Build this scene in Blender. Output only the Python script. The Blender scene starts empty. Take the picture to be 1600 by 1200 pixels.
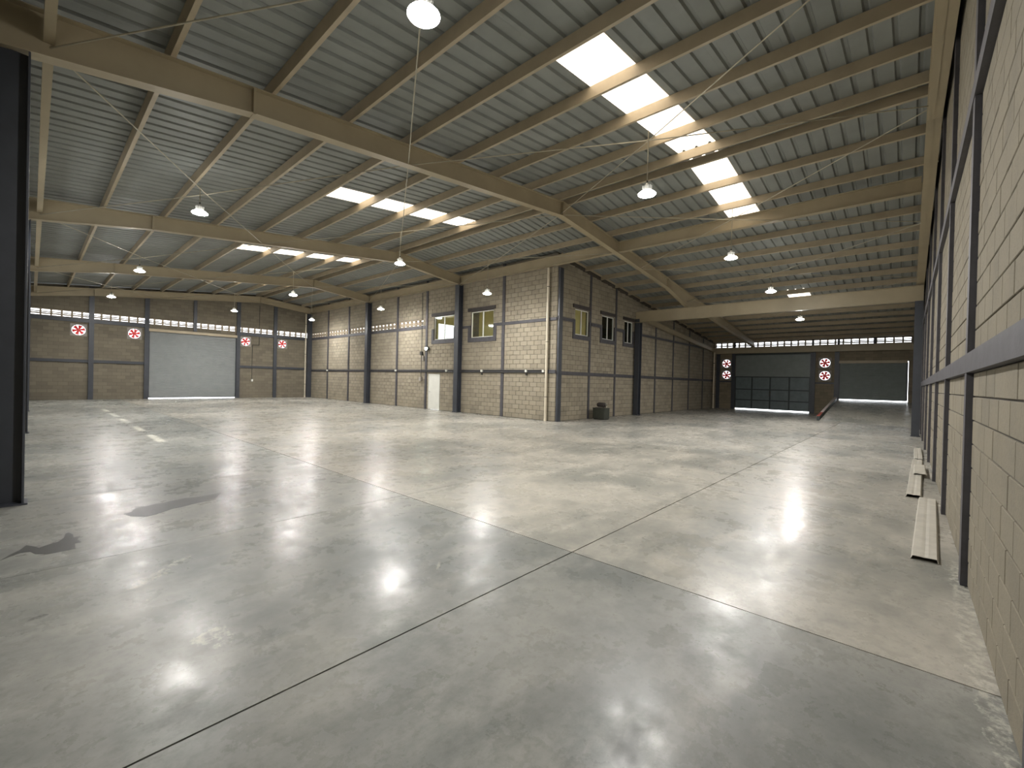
import bpy, math, random
from mathutils import Vector, Matrix
random.seed(7)
SC = bpy.context.scene
COL = SC.collection
# ------------------------------------------------------------------ camera
# x runs along the right-hand block wall, y along the left wall, z up (metres)
FPX, YAW, PIT, ROL, CAMH = 682.14, 0.7367, -0.0074, 0.0241, 1.65
xv = Vector((math.sin(YAW), -math.cos(YAW), 0)); dv = Vector((math.cos(YAW), math.sin(YAW), 0)); yv = Vector((0, 0, -1))
y2 = yv * math.cos(PIT) + dv * math.sin(PIT)
FWD = dv * math.cos(PIT) - yv * math.sin(PIT)
RGT = xv * math.cos(ROL) - y2 * math.sin(ROL)
DWN = xv * math.sin(ROL) + y2 * math.cos(ROL)
CAMP = Vector((0, 0, CAMH))
cd = bpy.data.cameras.new('camera'); cam = bpy.data.objects.new('camera', cd); COL.objects.link(cam)
cd.sensor_fit = 'HORIZONTAL'; cd.sensor_width = 36.0; cd.lens = FPX * 36.0 / 1600.0
cd.clip_start = 0.02; cd.clip_end = 300
R3 = Matrix((RGT, -DWN, -FWD)).transposed()
cam.matrix_world = Matrix.Translation(CAMP) @ R3.to_4x4()
SC.camera = cam
# ------------------------------------------------------------------ world, sun, exposure
W = bpy.data.worlds.new('sky'); SC.world = W; W.use_nodes = True
bg = W.node_tree.nodes['Background']
bg.inputs[0].default_value = (0.93, 0.96, 1.0, 1); bg.inputs[1].default_value = 4.0
sd = bpy.data.lights.new('sun', 'SUN'); sd.energy = 6.0; sd.angle = 0.012; sd.color = (1, 0.93, 0.80)
sun = bpy.data.objects.new('sun', sd); COL.objects.link(sun)
sun.rotation_euler = Vector((2.5, 0.5, -4.75)).to_track_quat('-Z', 'Y').to_euler()
sun.location = (-8, -2, 20)
SC.view_settings.view_transform = 'Standard'; SC.view_settings.look = 'None'
SC.view_settings.gamma = 1.0; SC.view_settings.use_curve_mapping = False
SC.view_settings.exposure = 0.0
LAMP_POWER = 980.0
SC.cycles.use_denoising = True
SC.cycles.max_bounces = 8; SC.cycles.diffuse_bounces = 5; SC.cycles.glossy_bounces = 3; SC.cycles.transparent_max_bounces = 8
SC.cycles.sample_clamp_indirect = 6.0
SC.cycles.caustics_reflective = False; SC.cycles.caustics_refractive = False

# ------------------------------------------------------------------ dimensions
XLW, XLC = -0.34, -0.04            # left wall face, inner face of left columns
YR = -0.42                          # right wall face
XA, YB, YF, XE = 14.60, 10.81, 34.55, 34.26
FR = [8.06, 16.83, 25.60, 34.30]    # frame lines
YE = -0.25                          # end frame along the right wall
XRG, ZRG, SLP = 10.95, 7.20, 0.1035
def zt(x): return ZRG - SLP * abs(x - XRG)     # top of rafters
PUR = 0.20                                     # purlin depth
XG2 = 21.40
# ------------------------------------------------------------------ materials
MATS = {}
def newmat(name):
    m = bpy.data.materials.new(name); m.use_nodes = True
    nt = m.node_tree; b = nt.nodes['Principled BSDF']
    MATS[name] = m
    return m, nt, b
def N(nt, kind, **kw):
    n = nt.nodes.new(kind)
    for k, v in kw.items(): setattr(n, k, v)
    return n
def mathn(nt, op, a, b=None, c=None, clamp=False):
    n = N(nt, 'ShaderNodeMath', operation=op, use_clamp=clamp)
    for i, v in enumerate((a, b, c)):
        if v is None: continue
        if isinstance(v, (int, float)): n.inputs[i].default_value = v
        else: nt.links.new(v, n.inputs[i])
    return n.outputs[0]
def mixc(nt, fac, a, b, mode='MIX'):
    n = N(nt, 'ShaderNodeMix', data_type='RGBA', blend_type=mode)
    for i, v in ((0, fac), (6, a), (7, b)):
        if isinstance(v, (int, float)): n.inputs[i].default_value = v
        elif isinstance(v, tuple): n.inputs[i].default_value = v if len(v) == 4 else (*v, 1)
        else: nt.links.new(v, n.inputs[i])
    return n.outputs[2]
def noise(nt, vec, scale, detail=4, rough=0.55, dist=0.0):
    n = N(nt, 'ShaderNodeTexNoise'); n.inputs['Scale'].default_value = scale
    n.inputs['Detail'].default_value = detail; n.inputs['Roughness'].default_value = rough
    n.inputs['Distortion'].default_value = dist
    if vec is not None: nt.links.new(vec, n.inputs['Vector'])
    return n.outputs['Fac']
def ramp(nt, fac, lo, hi, a=0.0, b=1.0):
    n = N(nt, 'ShaderNodeMapRange', clamp=True)
    nt.links.new(fac, n.inputs[0])
    for i, v in zip((1, 2, 3, 4), (lo, hi, a, b)): n.inputs[i].default_value = v
    return n.outputs[0]
def pos(nt): return N(nt, 'ShaderNodeNewGeometry').outputs['Position']
def bump(nt, bsdf, h, strength, dist):
    n = N(nt, 'ShaderNodeBump'); n.inputs['Strength'].default_value = strength; n.inputs['Distance'].default_value = dist
    nt.links.new(h, n.inputs['Height']); nt.links.new(n.outputs[0], bsdf.inputs['Normal'])
def vscale(nt, vec, s):
    n = N(nt, 'ShaderNodeVectorMath', operation='MULTIPLY'); nt.links.new(vec, n.inputs[0]); n.inputs[1].default_value = s
    return n.outputs[0]
def paint(name, col, rough=0.5, metal=0.0, var=0.18, scale=3.0, bmp=0.0):
    m, nt, b = newmat(name)
    p = pos(nt)
    f = noise(nt, p, scale, 5, 0.6)
    c = mixc(nt, ramp(nt, f, 0.3, 0.7), tuple(x * (1 - var) for x in col), tuple(min(1, x * (1 + var)) for x in col))
    nt.links.new(c, b.inputs['Base Color'])
    b.inputs['Roughness'].default_value = rough; b.inputs['Metallic'].default_value = metal
    if bmp: bump(nt, b, noise(nt, p, 60, 3), bmp, 0.004)
    return m
def emit(name, col, s):
    m = bpy.data.materials.new(name); m.use_nodes = True; nt = m.node_tree; nt.nodes.clear()
    e = N(nt, 'ShaderNodeEmission'); e.inputs[0].default_value = (*col, 1); e.inputs[1].default_value = s
    o = N(nt, 'ShaderNodeOutputMaterial'); nt.links.new(e.outputs[0], o.inputs[0]); MATS[name] = m
    return m
def block_mat(name, col, var=0.2):
    m, nt, b = newmat(name)
    g = N(nt, 'ShaderNodeNewGeometry'); oi = N(nt, 'ShaderNodeObjectInfo')
    r = mathn(nt, 'FRACT', mathn(nt, 'ADD', g.outputs['Random Per Island'], oi.outputs['Random']))
    c = mixc(nt, r, tuple(x * (1 - var) for x in col), tuple(x * (1 + var) for x in col))
    f = noise(nt, g.outputs['Position'], 2.2, 6, 0.65)
    c = mixc(nt, ramp(nt, f, 0.35, 0.75), c, tuple(x * q for x, q in zip(col, (1.16, 1.14, 1.10))))
    f2 = noise(nt, g.outputs['Position'], 45, 4, 0.7)
    c = mixc(nt, ramp(nt, f2, 0.25, 0.5, 0.35, 0.0), c, tuple(x * 0.55 for x in col))
    nt.links.new(c, b.inputs['Base Color']); b.inputs['Roughness'].default_value = 0.92
    bump(nt, b, f2, 0.5, 0.006)
    return m
def masonry_mat(name, col, plane):          # walls too far off to tell the blocks apart
    m, nt, b = newmat(name)
    p = pos(nt); s = N(nt, 'ShaderNodeSeparateXYZ'); nt.links.new(p, s.inputs[0])
    c = N(nt, 'ShaderNodeCombineXYZ'); nt.links.new(s.outputs[0 if plane == 'x' else 1], c.inputs[0]); nt.links.new(s.outputs[2], c.inputs[1])
    t = N(nt, 'ShaderNodeTexBrick'); nt.links.new(c.outputs[0], t.inputs['Vector'])
    t.inputs['Scale'].default_value = 1.0; t.inputs['Mortar Size'].default_value = 0.008
    t.inputs['Brick Width'].default_value = 0.4; t.inputs['Row Height'].default_value = 0.2; t.inputs['Mortar Smooth'].default_value = 0.3
    t.inputs['Color1'].default_value = (*[x * 0.82 for x in col], 1); t.inputs['Color2'].default_value = (*[x * 1.18 for x in col], 1)
    t.inputs['Mortar'].default_value = (*[x * 0.6 for x in col], 1)
    f = noise(nt, p, 0.9, 5, 0.6)
    c2 = mixc(nt, ramp(nt, f, 0.35, 0.7, 0, 0.5), t.outputs['Color'], tuple(x * 1.25 for x in col))
    nt.links.new(c2, b.inputs['Base Color']); b.inputs['Roughness'].default_value = 0.93
    bump(nt, b, t.outputs['Fac'], -0.6, 0.006)
    return m
BLK_A = block_mat('concrete_block_tan', (0.275, 0.243, 0.185))
BLK_R = block_mat('concrete_block_light', (0.205, 0.183, 0.138), 0.10)
MORT = paint('mortar_brown', (0.085, 0.073, 0.058), 0.95, var=0.2, scale=8)
MORT_R = paint('mortar_grey', (0.075, 0.068, 0.058), 0.95, var=0.2, scale=8)
FARM = masonry_mat('far_masonry', (0.165, 0.145, 0.108), 'x')
BACKM = masonry_mat('back_masonry', (0.22, 0.185, 0.13), 'y')
LEFTM = masonry_mat('left_masonry', (0.22, 0.205, 0.17), 'y')
SLATE = paint('slate_paint', (0.046, 0.051, 0.062), 0.45, var=0.12)
BANDM = paint('grey_band_paint', (0.066, 0.064, 0.072), 0.6, var=0.22, scale=5, bmp=0.25)
DARKB = paint('dark_brown_lintel', (0.05, 0.042, 0.04), 0.7)
BEIGE = paint('beige_steel_paint', (0.39, 0.33, 0.22), 0.5, var=0.07, scale=1.4)
BEIGE2 = paint('beige_purlin_paint', (0.42, 0.352, 0.245), 0.5, var=0.10, scale=2.0)
ROOFM = paint('galvanised_roof_sheet', (0.25, 0.266, 0.252), 0.6, 0.1, var=0.12, scale=1.2)
RODM = paint('steel_rod', (0.40, 0.37, 0.28), 0.45, 0.2)
DARKROD = paint('dark_steel', (0.05, 0.05, 0.045), 0.5, 0.2)
PVC = paint('cream_plastic_pipe', (0.62, 0.56, 0.44), 0.4, var=0.08)
WHITE = paint('white_paint', (0.72, 0.72, 0.66), 0.45, var=0.05)
ALU = paint('white_aluminium', (0.68, 0.68, 0.64), 0.4, 0.1, var=0.04)
SHUT = paint('grey_shutter_paint', (0.235, 0.25, 0.252), 0.5, 0.1, var=0.06)
SHUT2 = paint('dark_grey_shutter_paint', (0.19, 0.215, 0.205), 0.5, 0.1, var=0.08)
GATE = paint('dark_green_gate_paint', (0.035, 0.046, 0.046), 0.5, 0.1, var=0.12)
GATEP = paint('gate_panel_paint', (0.13, 0.162, 0.168), 0.5, 0.1, var=0.15)
VENTM = paint('vent_block_concrete', (0.34, 0.28, 0.20), 0.9)
FANRED = paint('red_fan_plastic', (0.75, 0.05, 0.045), 0.45, var=0.06)
FANRING = paint('fan_housing_grey', (0.30, 0.27, 0.24), 0.5)
CREAM = paint('cream_room_wall', (0.74, 0.67, 0.42), 0.8, var=0.04)
BLACKM = paint('unlit_room_wall', (0.03, 0.03, 0.028), 0.9)  # near-black colour stands in for the shade of an unlit room
GALV = paint('galvanised_strip', (0.56, 0.53, 0.46), 0.42, 0.25, var=0.12, scale=6)
GENB = paint('green_grey_box_paint', (0.05, 0.055, 0.043), 0.5, 0.1, var=0.15, scale=8)
GENM = paint('motor_grey', (0.16, 0.15, 0.125), 0.5, 0.3, var=0.2, scale=12)
CURBW = paint('curb_white_paint', (0.62, 0.55, 0.52), 0.7, var=0.12)
CURBR = paint('curb_red_paint', (0.30, 0.07, 0.05), 0.7, var=0.2)
LAMPH = paint('lamp_housing_aluminium', (0.55, 0.55, 0.52), 0.35, 0.5)
LENS = emit('lamp_lens_glow', (1.0, 0.98, 0.95), LAMP_POWER)
REFL = emit('acrylic_reflector_glow', (1.0, 0.98, 0.94), LAMP_POWER * 0.03)
FLOODE = emit('flood_lens_glow', (0.80, 1.0, 0.84), 60.0)
ROOME = emit('office_lamp_glow', (1.0, 0.93, 0.74), 260.0)
# translucent roof light sheet
m, nt, b = newmat('translucent_roof_sheet')
out = [n for n in nt.nodes if n.type == 'OUTPUT_MATERIAL'][0]
tr = N(nt, 'ShaderNodeBsdfTranslucent'); df = N(nt, 'ShaderNodeBsdfDiffuse'); mx = N(nt, 'ShaderNodeMixShader')
f = noise(nt, pos(nt), 7, 4)
nt.links.new(mixc(nt, ramp(nt, f, 0.35, 0.7), (0.98, 0.86, 0.72), (0.90, 0.76, 0.60)), tr.inputs[0])
df.inputs[0].default_value = (0.7, 0.65, 0.58, 1); mx.inputs[0].default_value = 0.2
nt.links.new(tr.outputs[0], mx.inputs[1]); nt.links.new(df.outputs[0], mx.inputs[2]); nt.links.new(mx.outputs[0], out.inputs[0])
SKYL = m
# window glass
m, nt, b = newmat('window_glass')
out = [n for n in nt.nodes if n.type == 'OUTPUT_MATERIAL'][0]
tp = N(nt, 'ShaderNodeBsdfTransparent'); tp.inputs[0].default_value = (0.86, 0.9, 0.86, 1)
gl = N(nt, 'ShaderNodeBsdfGlossy'); gl.inputs['Roughness'].default_value = 0.03
mx = N(nt, 'ShaderNodeMixShader'); mx.inputs[0].default_value = 0.07
nt.links.new(tp.outputs[0], mx.inputs[1]); nt.links.new(gl.outputs[0], mx.inputs[2]); nt.links.new(mx.outputs[0], out.inputs[0])
GLASS = m
# polished concrete floor
def floor_mat():
    m, nt, b = newmat('polished_concrete')
    p = pos(nt); oi = N(nt, 'ShaderNodeObjectInfo')
    tone = N(nt, 'ShaderNodeSeparateXYZ'); nt.links.new(oi.outputs['Color'], tone.inputs[0])
    n1 = noise(nt, p, 0.42, 8, 0.62, 0.15)
    n2 = noise(nt, p, 1.5, 9, 0.68, 0.12)
    n3 = noise(nt, vscale(nt, p, (1.0, 2.2, 1.0)), 0.9, 8, 0.66, 0.1)
    n4 = noise(nt, p, 16, 6, 0.72)
    n5 = noise(nt, p, 5.0, 7, 0.7)
    c = mixc(nt, ramp(nt, n1, 0.41, 0.59), (0.235, 0.24, 0.224), (0.41, 0.398, 0.362))
    c = mixc(nt, ramp(nt, n3, 0.50, 0.64, 0, 0.55), c, (0.51, 0.49, 0.445))
    c = mixc(nt, ramp(nt, n2, 0.35, 0.49, 0.50, 0), c, (0.175, 0.18, 0.167))
    c = mixc(nt, ramp(nt, n2, 0.55, 0.68, 0, 0.40), c, (0.54, 0.52, 0.48))
    c = mixc(nt, ramp(nt, n5, 0.34, 0.48, 0.25, 0.0), c, (0.17, 0.162, 0.145))
    c = mixc(nt, ramp(nt, n5, 0.58, 0.72, 0, 0.25), c, (0.54, 0.52, 0.48))
    c = mixc(nt, ramp(nt, n4, 0.34, 0.50, 0.30, 0.0), c, (0.14, 0.135, 0.12))
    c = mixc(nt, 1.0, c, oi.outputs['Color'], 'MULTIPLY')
    # damp stains: long one and a crooked one beside the left column
    s = N(nt, 'ShaderNodeSeparateXYZ'); nt.links.new(p, s.inputs[0])
    wob = mathn(nt, 'SUBTRACT', noise(nt, p, 6.0, 6, 0.65), 0.5)
    wob2 = mathn(nt, 'SUBTRACT', noise(nt, p, 12.0, 4, 0.65), 0.5)
    def ell(cx, cy, ang, a, bb, w):
        dx = mathn(nt, 'SUBTRACT', s.outputs[0], cx); dy = mathn(nt, 'SUBTRACT', s.outputs[1], cy)
        u = mathn(nt, 'ADD', mathn(nt, 'MULTIPLY', dx, math.cos(ang)), mathn(nt, 'MULTIPLY', dy, math.sin(ang)))
        v = mathn(nt, 'SUBTRACT', mathn(nt, 'MULTIPLY', dy, math.cos(ang)), mathn(nt, 'MULTIPLY', dx, math.sin(ang)))
        v = mathn(nt, 'ADD', v, mathn(nt, 'MULTIPLY', wob, w)); u = mathn(nt, 'ADD', u, mathn(nt, 'MULTIPLY', wob2, w * 0.6))
        d = mathn(nt, 'ADD', mathn(nt, 'POWER', mathn(nt, 'ABSOLUTE', mathn(nt, 'DIVIDE', u, a)), 2.0), mathn(nt, 'POWER', mathn(nt, 'ABSOLUTE', mathn(nt, 'DIVIDE', v, bb)), 2.0))
        return ramp(nt, d, 0.92, 1.04, 1.0, 0.0)
    st = None
    for e in ((0.05, 4.25, 0.2, 0.05, 0.02, 0.04), (2.35, 3.6, 0.3, 0.03, 0.02, 0.02)):
        k = ell(*e); st = k if st is None else mathn(nt, 'MAXIMUM', st, k)
    c = mixc(nt, mathn(nt, 'MULTIPLY', st, 0.62), c, (0.075, 0.075, 0.072))
    # pale scuffs and specks; first entry is a patchy lamp reflection painted in
    wh = None
    for e in ((0.78, 3.20, 0.6, 0.11, 0.09, 0.5), (0.75, 4.55, 0.75, 0.35, 0.05, 0.25), (2.45, 3.05, 0.75, 0.10, 0.014, 0.03), (4.4, -0.37, 0.0, 1.7, 0.075, 0.2)):
        k = ell(*e); wh = k if wh is None else mathn(nt, 'MAXIMUM', wh, k)
    vo = N(nt, 'ShaderNodeTexVoronoi'); vo.inputs['Scale'].default_value = 2.3; nt.links.new(p, vo.inputs['Vector'])
    wh = mathn(nt, 'MAXIMUM', mathn(nt, 'MULTIPLY', wh, ramp(nt, n4, 0.46, 0.60, 0.0, 0.6)), ramp(nt, vo.outputs['Distance'], 0.016, 0.024, 0.7, 0.0))
    c = mixc(nt, wh, c, (0.60, 0.58, 0.50))
    nt.links.new(c, b.inputs['Base Color'])
    r = ramp(nt, mathn(nt, 'ADD', mathn(nt, 'MULTIPLY', n2, 0.6), mathn(nt, 'MULTIPLY', n5, 0.4)), 0.40, 0.62, 0.40, 0.18)
    nt.links.new(r, b.inputs['Roughness'])
    b.inputs['Specular IOR Level'].default_value = 0.23
    bump(nt, b, mathn(nt, 'ADD', mathn(nt, 'MULTIPLY', n2, 0.8), mathn(nt, 'MULTIPLY', n5, 0.25)), 0.12, 0.02)
    return m
FLOORM = floor_mat()
JOINT = paint('joint_filler', (0.02, 0.019, 0.016), 0.9)

# ------------------------------------------------------------------ mesh helpers
class MB:
    def __init__(s): s.v = []; s.f = []
    def box(s, x0, x1, y0, y1, z0, z1):
        i = len(s.v)
        s.v += [(x0, y0, z0), (x1, y0, z0), (x1, y1, z0), (x0, y1, z0), (x0, y0, z1), (x1, y0, z1), (x1, y1, z1), (x0, y1, z1)]
        s.f += [tuple(i + k for k in q) for q in ((0, 3, 2, 1), (4, 5, 6, 7), (0, 1, 5, 4), (1, 2, 6, 5), (2, 3, 7, 6), (3, 0, 4, 7))]
        return s
    def prism(s, poly, axis, a, b):
        """poly: 2-D points in the two remaining axes (in xyz order), extruded from a to b along axis"""
        i = len(s.v); n = len(poly)
        def P(p, c):
            q = list(p); q.insert('xyz'.index(axis), c); return tuple(q)
        s.v += [P(p, a) for p in poly] + [P(p, b) for p in poly]
        s.f += [tuple(range(i + n - 1, i - 1, -1)), tuple(range(i + n, i + 2 * n))]
        for k in range(n):
            j = (k + 1) % n
            s.f.append((i + k, i + j, i + n + j, i + n + k))
        return s
    def tube(s, p0, p1, r0, r1=None, n=10, caps=True):
        r1 = r0 if r1 is None else r1
        p0 = Vector(p0); p1 = Vector(p1); d = (p1 - p0).normalized()
        a = d.orthogonal().normalized(); c = d.cross(a)
        i = len(s.v)
        for p, r in ((p0, r0), (p1, r1)):
            for k in range(n):
                t = 2 * math.pi * k / n; s.v.append(tuple(p + a * (r * math.cos(t)) + c * (r * math.sin(t))))
        for k in range(n):
            j = (k + 1) % n; s.f.append((i + k, i + j, i + n + j, i + n + k))
        if caps: s.f += [tuple(range(i + n - 1, i - 1, -1)), tuple(range(i + n, i + 2 * n))]
        return s
    def lathe(s, prof, n=24):
        i = len(s.v)
        for r, z in prof:
            for k in range(n):
                t = 2 * math.pi * k / n; s.v.append((r * math.cos(t), r * math.sin(t), z))
        for q in range(len(prof) - 1):
            for k in range(n):
                j = (k + 1) % n
                s.f.append((i + q * n + k, i + q * n + j, i + (q + 1) * n + j, i + (q + 1) * n + k))
        return s
    def mesh(s, name, mat):
        me = bpy.data.meshes.new(name); me.from_pydata(s.v, [], s.f); me.validate(); me.update()
        me.materials.append(mat); return me
    def build(s, name, mat, parent=None, smooth=False, origin=None):
        if origin is not None:
            ox, oy, oz = origin; s.v = [(x - ox, y - oy, z - oz) for x, y, z in s.v]
        me = s.mesh(name, mat)
        if smooth:
            for p in me.polygons: p.use_smooth = True
        o = bpy.data.objects.new(name, me); COL.objects.link(o)
        if origin is not None and parent is None: o.location = origin
        if parent is not None: o.parent = parent
        return o
def empty(name, loc=(0, 0, 0), rot=None):
    o = bpy.data.objects.new(name, None); COL.objects.link(o); o.location = loc
    if rot: o.rotation_euler = rot
    return o
def tag(o, label, cat, group=None):
    o['label'] = label; o['category'] = cat
    if group: o['group'] = group
    return o
def struct(o, label=None, cat=None):
    o['kind'] = 'structure'
    if label: o['label'] = label
    if cat: o['category'] = cat
    return o
def inst(name, me, parent, loc=(0, 0, 0), rot=None):
    o = bpy.data.objects.new(name, me); COL.objects.link(o); o.parent = parent; o.location = loc
    if rot: o.rotation_euler = rot
    return o
def copy_tree(o, parent=None):
    c = o.copy(); COL.objects.link(c); c.parent = parent
    for ch in list(o.children): copy_tree(ch, c)
    return c
def proj(p):
    v = Vector(p) - CAMP; d = v.dot(FWD)
    if d < 0.05: return None
    return 800 + FPX * v.dot(RGT) / d, 600 + FPX * v.dot(DWN) / d, d

# ------------------------------------------------------------------ wall builder
# a wall lies in the plane axis = coord; s is the running horizontal coordinate
def wall_cells(mb, axis, c0, c1, s0, s1, z0, top, openings, extra=()):
    """solid wall between faces c0 and c1 with rectangular openings (s0,s1,z0,z1); top(s) gives its upper edge"""
    ss = sorted({s0, s1, *extra, *[v for o in openings for v in o[:2] if s0 < v < s1]})
    zs = sorted({z0, *[v for o in openings for v in o[2:] if v > z0]})
    for a, b in zip(ss[:-1], ss[1:]):
        sm = (a + b) / 2; run = None
        zz = zs + [None]
        for i in range(len(zs)):
            lo = zs[i]; hi = zs[i + 1] if i + 1 < len(zs) else None
            zm = (lo + hi) / 2 if hi is not None else lo + 0.05
            hole = any(o[0] <= sm <= o[1] and o[2] <= zm <= o[3] for o in openings)
            if not hole and run is None: run = lo
            if run is not None and (hole or hi is None):
                if hole: poly = [(a, run), (b, run), (b, lo), (a, lo)]
                else: poly = [(a, run), (b, run), (b, top(b)), (a, top(a))]
                mb.prism(poly, axis, c0, c1); run = None
def tile_panel(a, b, z0, z1, top, bw=0.4, bh=0.2, joint=0.011, zoff=0.0, s_off=0.0):
    """running-bond blocks clipped to the panel a..b, z0..min(z1, top)"""
    res = []
    k = math.floor((z0 - zoff) / bh)
    while True:
        lo = zoff + k * bh; hi = lo + bh
        if lo >= z1 - 0.02: break
        off = s_off + (bw / 2 if k % 2 else 0)
        j = math.floor((a - off) / bw)
        while off + j * bw < b:
            x0 = max(a, off + j * bw) + joint / 2; x1 = min(b, off + (j + 1) * bw) - joint / 2
            y0 = max(z0, lo) + joint / 2; y1 = min(z1, hi) - joint / 2
            y1 = min(y1, top(x0) - 0.01, top(x1) - 0.01)
            if x1 - x0 > 0.02 and y1 - y0 > 0.02: res.append((x0, x1, y0, y1))
            j += 1
        k += 1
    return res
def subtract(rects, holes):
    out_ = []
    for r in rects:
        if not any(r[0] < h[1] and r[1] > h[0] and r[2] < h[3] and r[3] > h[2] for h in holes): out_.append(r); continue
        pieces = [r]
        for h in holes:
            nxt = []
            for q in pieces:
                if not (q[0] < h[1] and q[1] > h[0] and q[2] < h[3] and q[3] > h[2]): nxt.append(q); continue
                if q[0] < h[0]: nxt.append((q[0], h[0], q[2], q[3]))
                if q[1] > h[1]: nxt.append((h[1], q[1], q[2], q[3]))
                m0, m1 = max(q[0], h[0]), min(q[1], h[1])
                if q[2] < h[2]: nxt.append((m0, m1, q[2], h[2]))
                if q[3] > h[3]: nxt.append((m0, m1, h[3], q[3]))
            pieces = nxt
        out_ += [q for q in pieces if q[1] - q[0] > 0.02 and q[3] - q[2] > 0.02]
    return out_
def lay_blocks(wall, rects, axis, face, sign, mat, depth=0.012, limit=300):
    """each rect a block standing proud of the mortar; the 300 that show largest are objects of their own"""
    def corners(r, c): return [((c, s, z) if axis == 'x' else (s, c, z)) for s in r[:2] for z in r[2:]]
    def area(r):
        ps = [proj(c) for c in corners(r, face)]
        if any(p is None for p in ps): return 0
        xs = [min(max(p[0], 0), 1600) for p in ps]; ys = [min(max(p[1], 0), 1200) for p in ps]
        return (max(xs) - min(xs)) * (max(ys) - min(ys))
    rects = sorted(rects, key=area, reverse=True)
    cache = {}
    def add(mb, w, h):
        bv = 0.004
        d0, d1 = (-0.004, depth)
        pts = [(-w / 2, -h / 2), (w / 2, -h / 2), (w / 2, h / 2), (-w / 2, h / 2)]
        inn = [(-w / 2 + bv, -h / 2 + bv), (w / 2 - bv, -h / 2 + bv), (w / 2 - bv, h / 2 - bv), (-w / 2 + bv, h / 2 - bv)]
        def P(q, d): return (d * sign, q[0], q[1]) if axis == 'x' else (q[0], d * sign, q[1])
        i = len(mb.v)
        mb.v += [P(q, d0) for q in pts] + [P(q, d1 - bv) for q in pts] + [P(q, d1) for q in inn]
        for a0, b0 in ((0, 4), (4, 8)):
            for k in range(4):
                j = (k + 1) % 4; mb.f.append((i + a0 + k, i + a0 + j, i + b0 + j, i + b0 + k))
        mb.f.append((i + 8, i + 9, i + 10, i + 11))
    rest = MB()
    for n, r in enumerate(rects):
        w, h = r[1] - r[0], r[3] - r[2]; s, z = (r[0] + r[1]) / 2, (r[2] + r[3]) / 2
        loc = (face, s, z) if axis == 'x' else (s, face, z)
        loc = tuple(l + (random.uniform(-0.0015, 0.0015) if i == (0 if axis == 'x' else 1) else 0) for i, l in enumerate(loc))
        if n < limit:
            key = (round(w, 3), round(h, 3))
            if key not in cache:
                mb = MB(); add(mb, w, h); cache[key] = mb.mesh('concrete_block', mat)
            inst('concrete_block', cache[key], wall, loc)
        else:
            i0 = len(rest.v); add(rest, w, h)
            for k in range(i0, len(rest.v)): rest.v[k] = tuple(a + c for a, c in zip(rest.v[k], loc))
    if rest.v:
        o = rest.build('block_masonry', mat, wall); o['kind'] = 'stuff'
def bars(wall, axis, face, sign, rects, proud, mat, name):
    for r in rects:
        a, b = sorted((face - 0.01 * sign, face + proud * sign)); mb = MB()
        if axis == 'x': mb.box(a, b, r[0], r[1], r[2], r[3])
        else: mb.box(r[0], r[1], a, b, r[2], r[3])
        mb.build(name, mat, wall)

# ------------------------------------------------------------------ floor
floor = struct(empty('floor'), 'polished grey concrete slab floor with joints, stains and lamp reflections', 'floor')
MB().box(-0.5, XA + 0.1, -0.6, YF + 0.2, -0.10, -0.02).box(XA + 0.1, XE + 0.2, -0.6, YB + 0.1, -0.10, -0.02).build('slab_bed', JOINT, floor)
gx = [XLW, 3.55, 7.42, 11.29, XA]; gx2 = [XA, 19.03, 22.9, 26.77, 30.6, XE]
gy = [YR, 2.38, 5.23, 8.08, YB, 13.78, 16.63, 19.48, 22.33, 25.18, 28.03, 30.88, YF]
def gap(v, ax):
    if ax == 'y' and abs(v - 2.38) < 0.01: return 0.006
    if ax == 'x' and abs(v - 3.55) < 0.01: return 0.005
    return 0.0025
smesh = {}
for xs, nrow in ((gx, len(gy) - 1), (gx2, 4)):
    for i in range(len(xs) - 1):
        for j in range(nrow):
            x0, x1, y0, y1 = xs[i], xs[i + 1], gy[j], gy[j + 1]
            g0, g1 = gap(x0, 'x'), gap(x1, 'x'); h0, h1 = gap(y0, 'y'), gap(y1, 'y')
            if xs is gx2 and i == 0: g0 = 0
            if xs is gx and i == len(gx) - 2 and j < 4: g1 = 0.0025
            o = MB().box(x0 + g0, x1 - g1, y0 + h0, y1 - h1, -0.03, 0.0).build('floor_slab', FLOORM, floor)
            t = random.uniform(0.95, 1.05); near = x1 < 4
            w = (0.70, 0.715, 0.715) if near else (0.97, 0.945, 0.90)  # near slabs: own greyer tone, plus vignetting put into the colour
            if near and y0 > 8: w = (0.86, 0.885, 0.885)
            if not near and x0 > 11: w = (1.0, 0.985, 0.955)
            o.color = (w[0] * t, w[1] * t, w[2] * t, 1)
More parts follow.
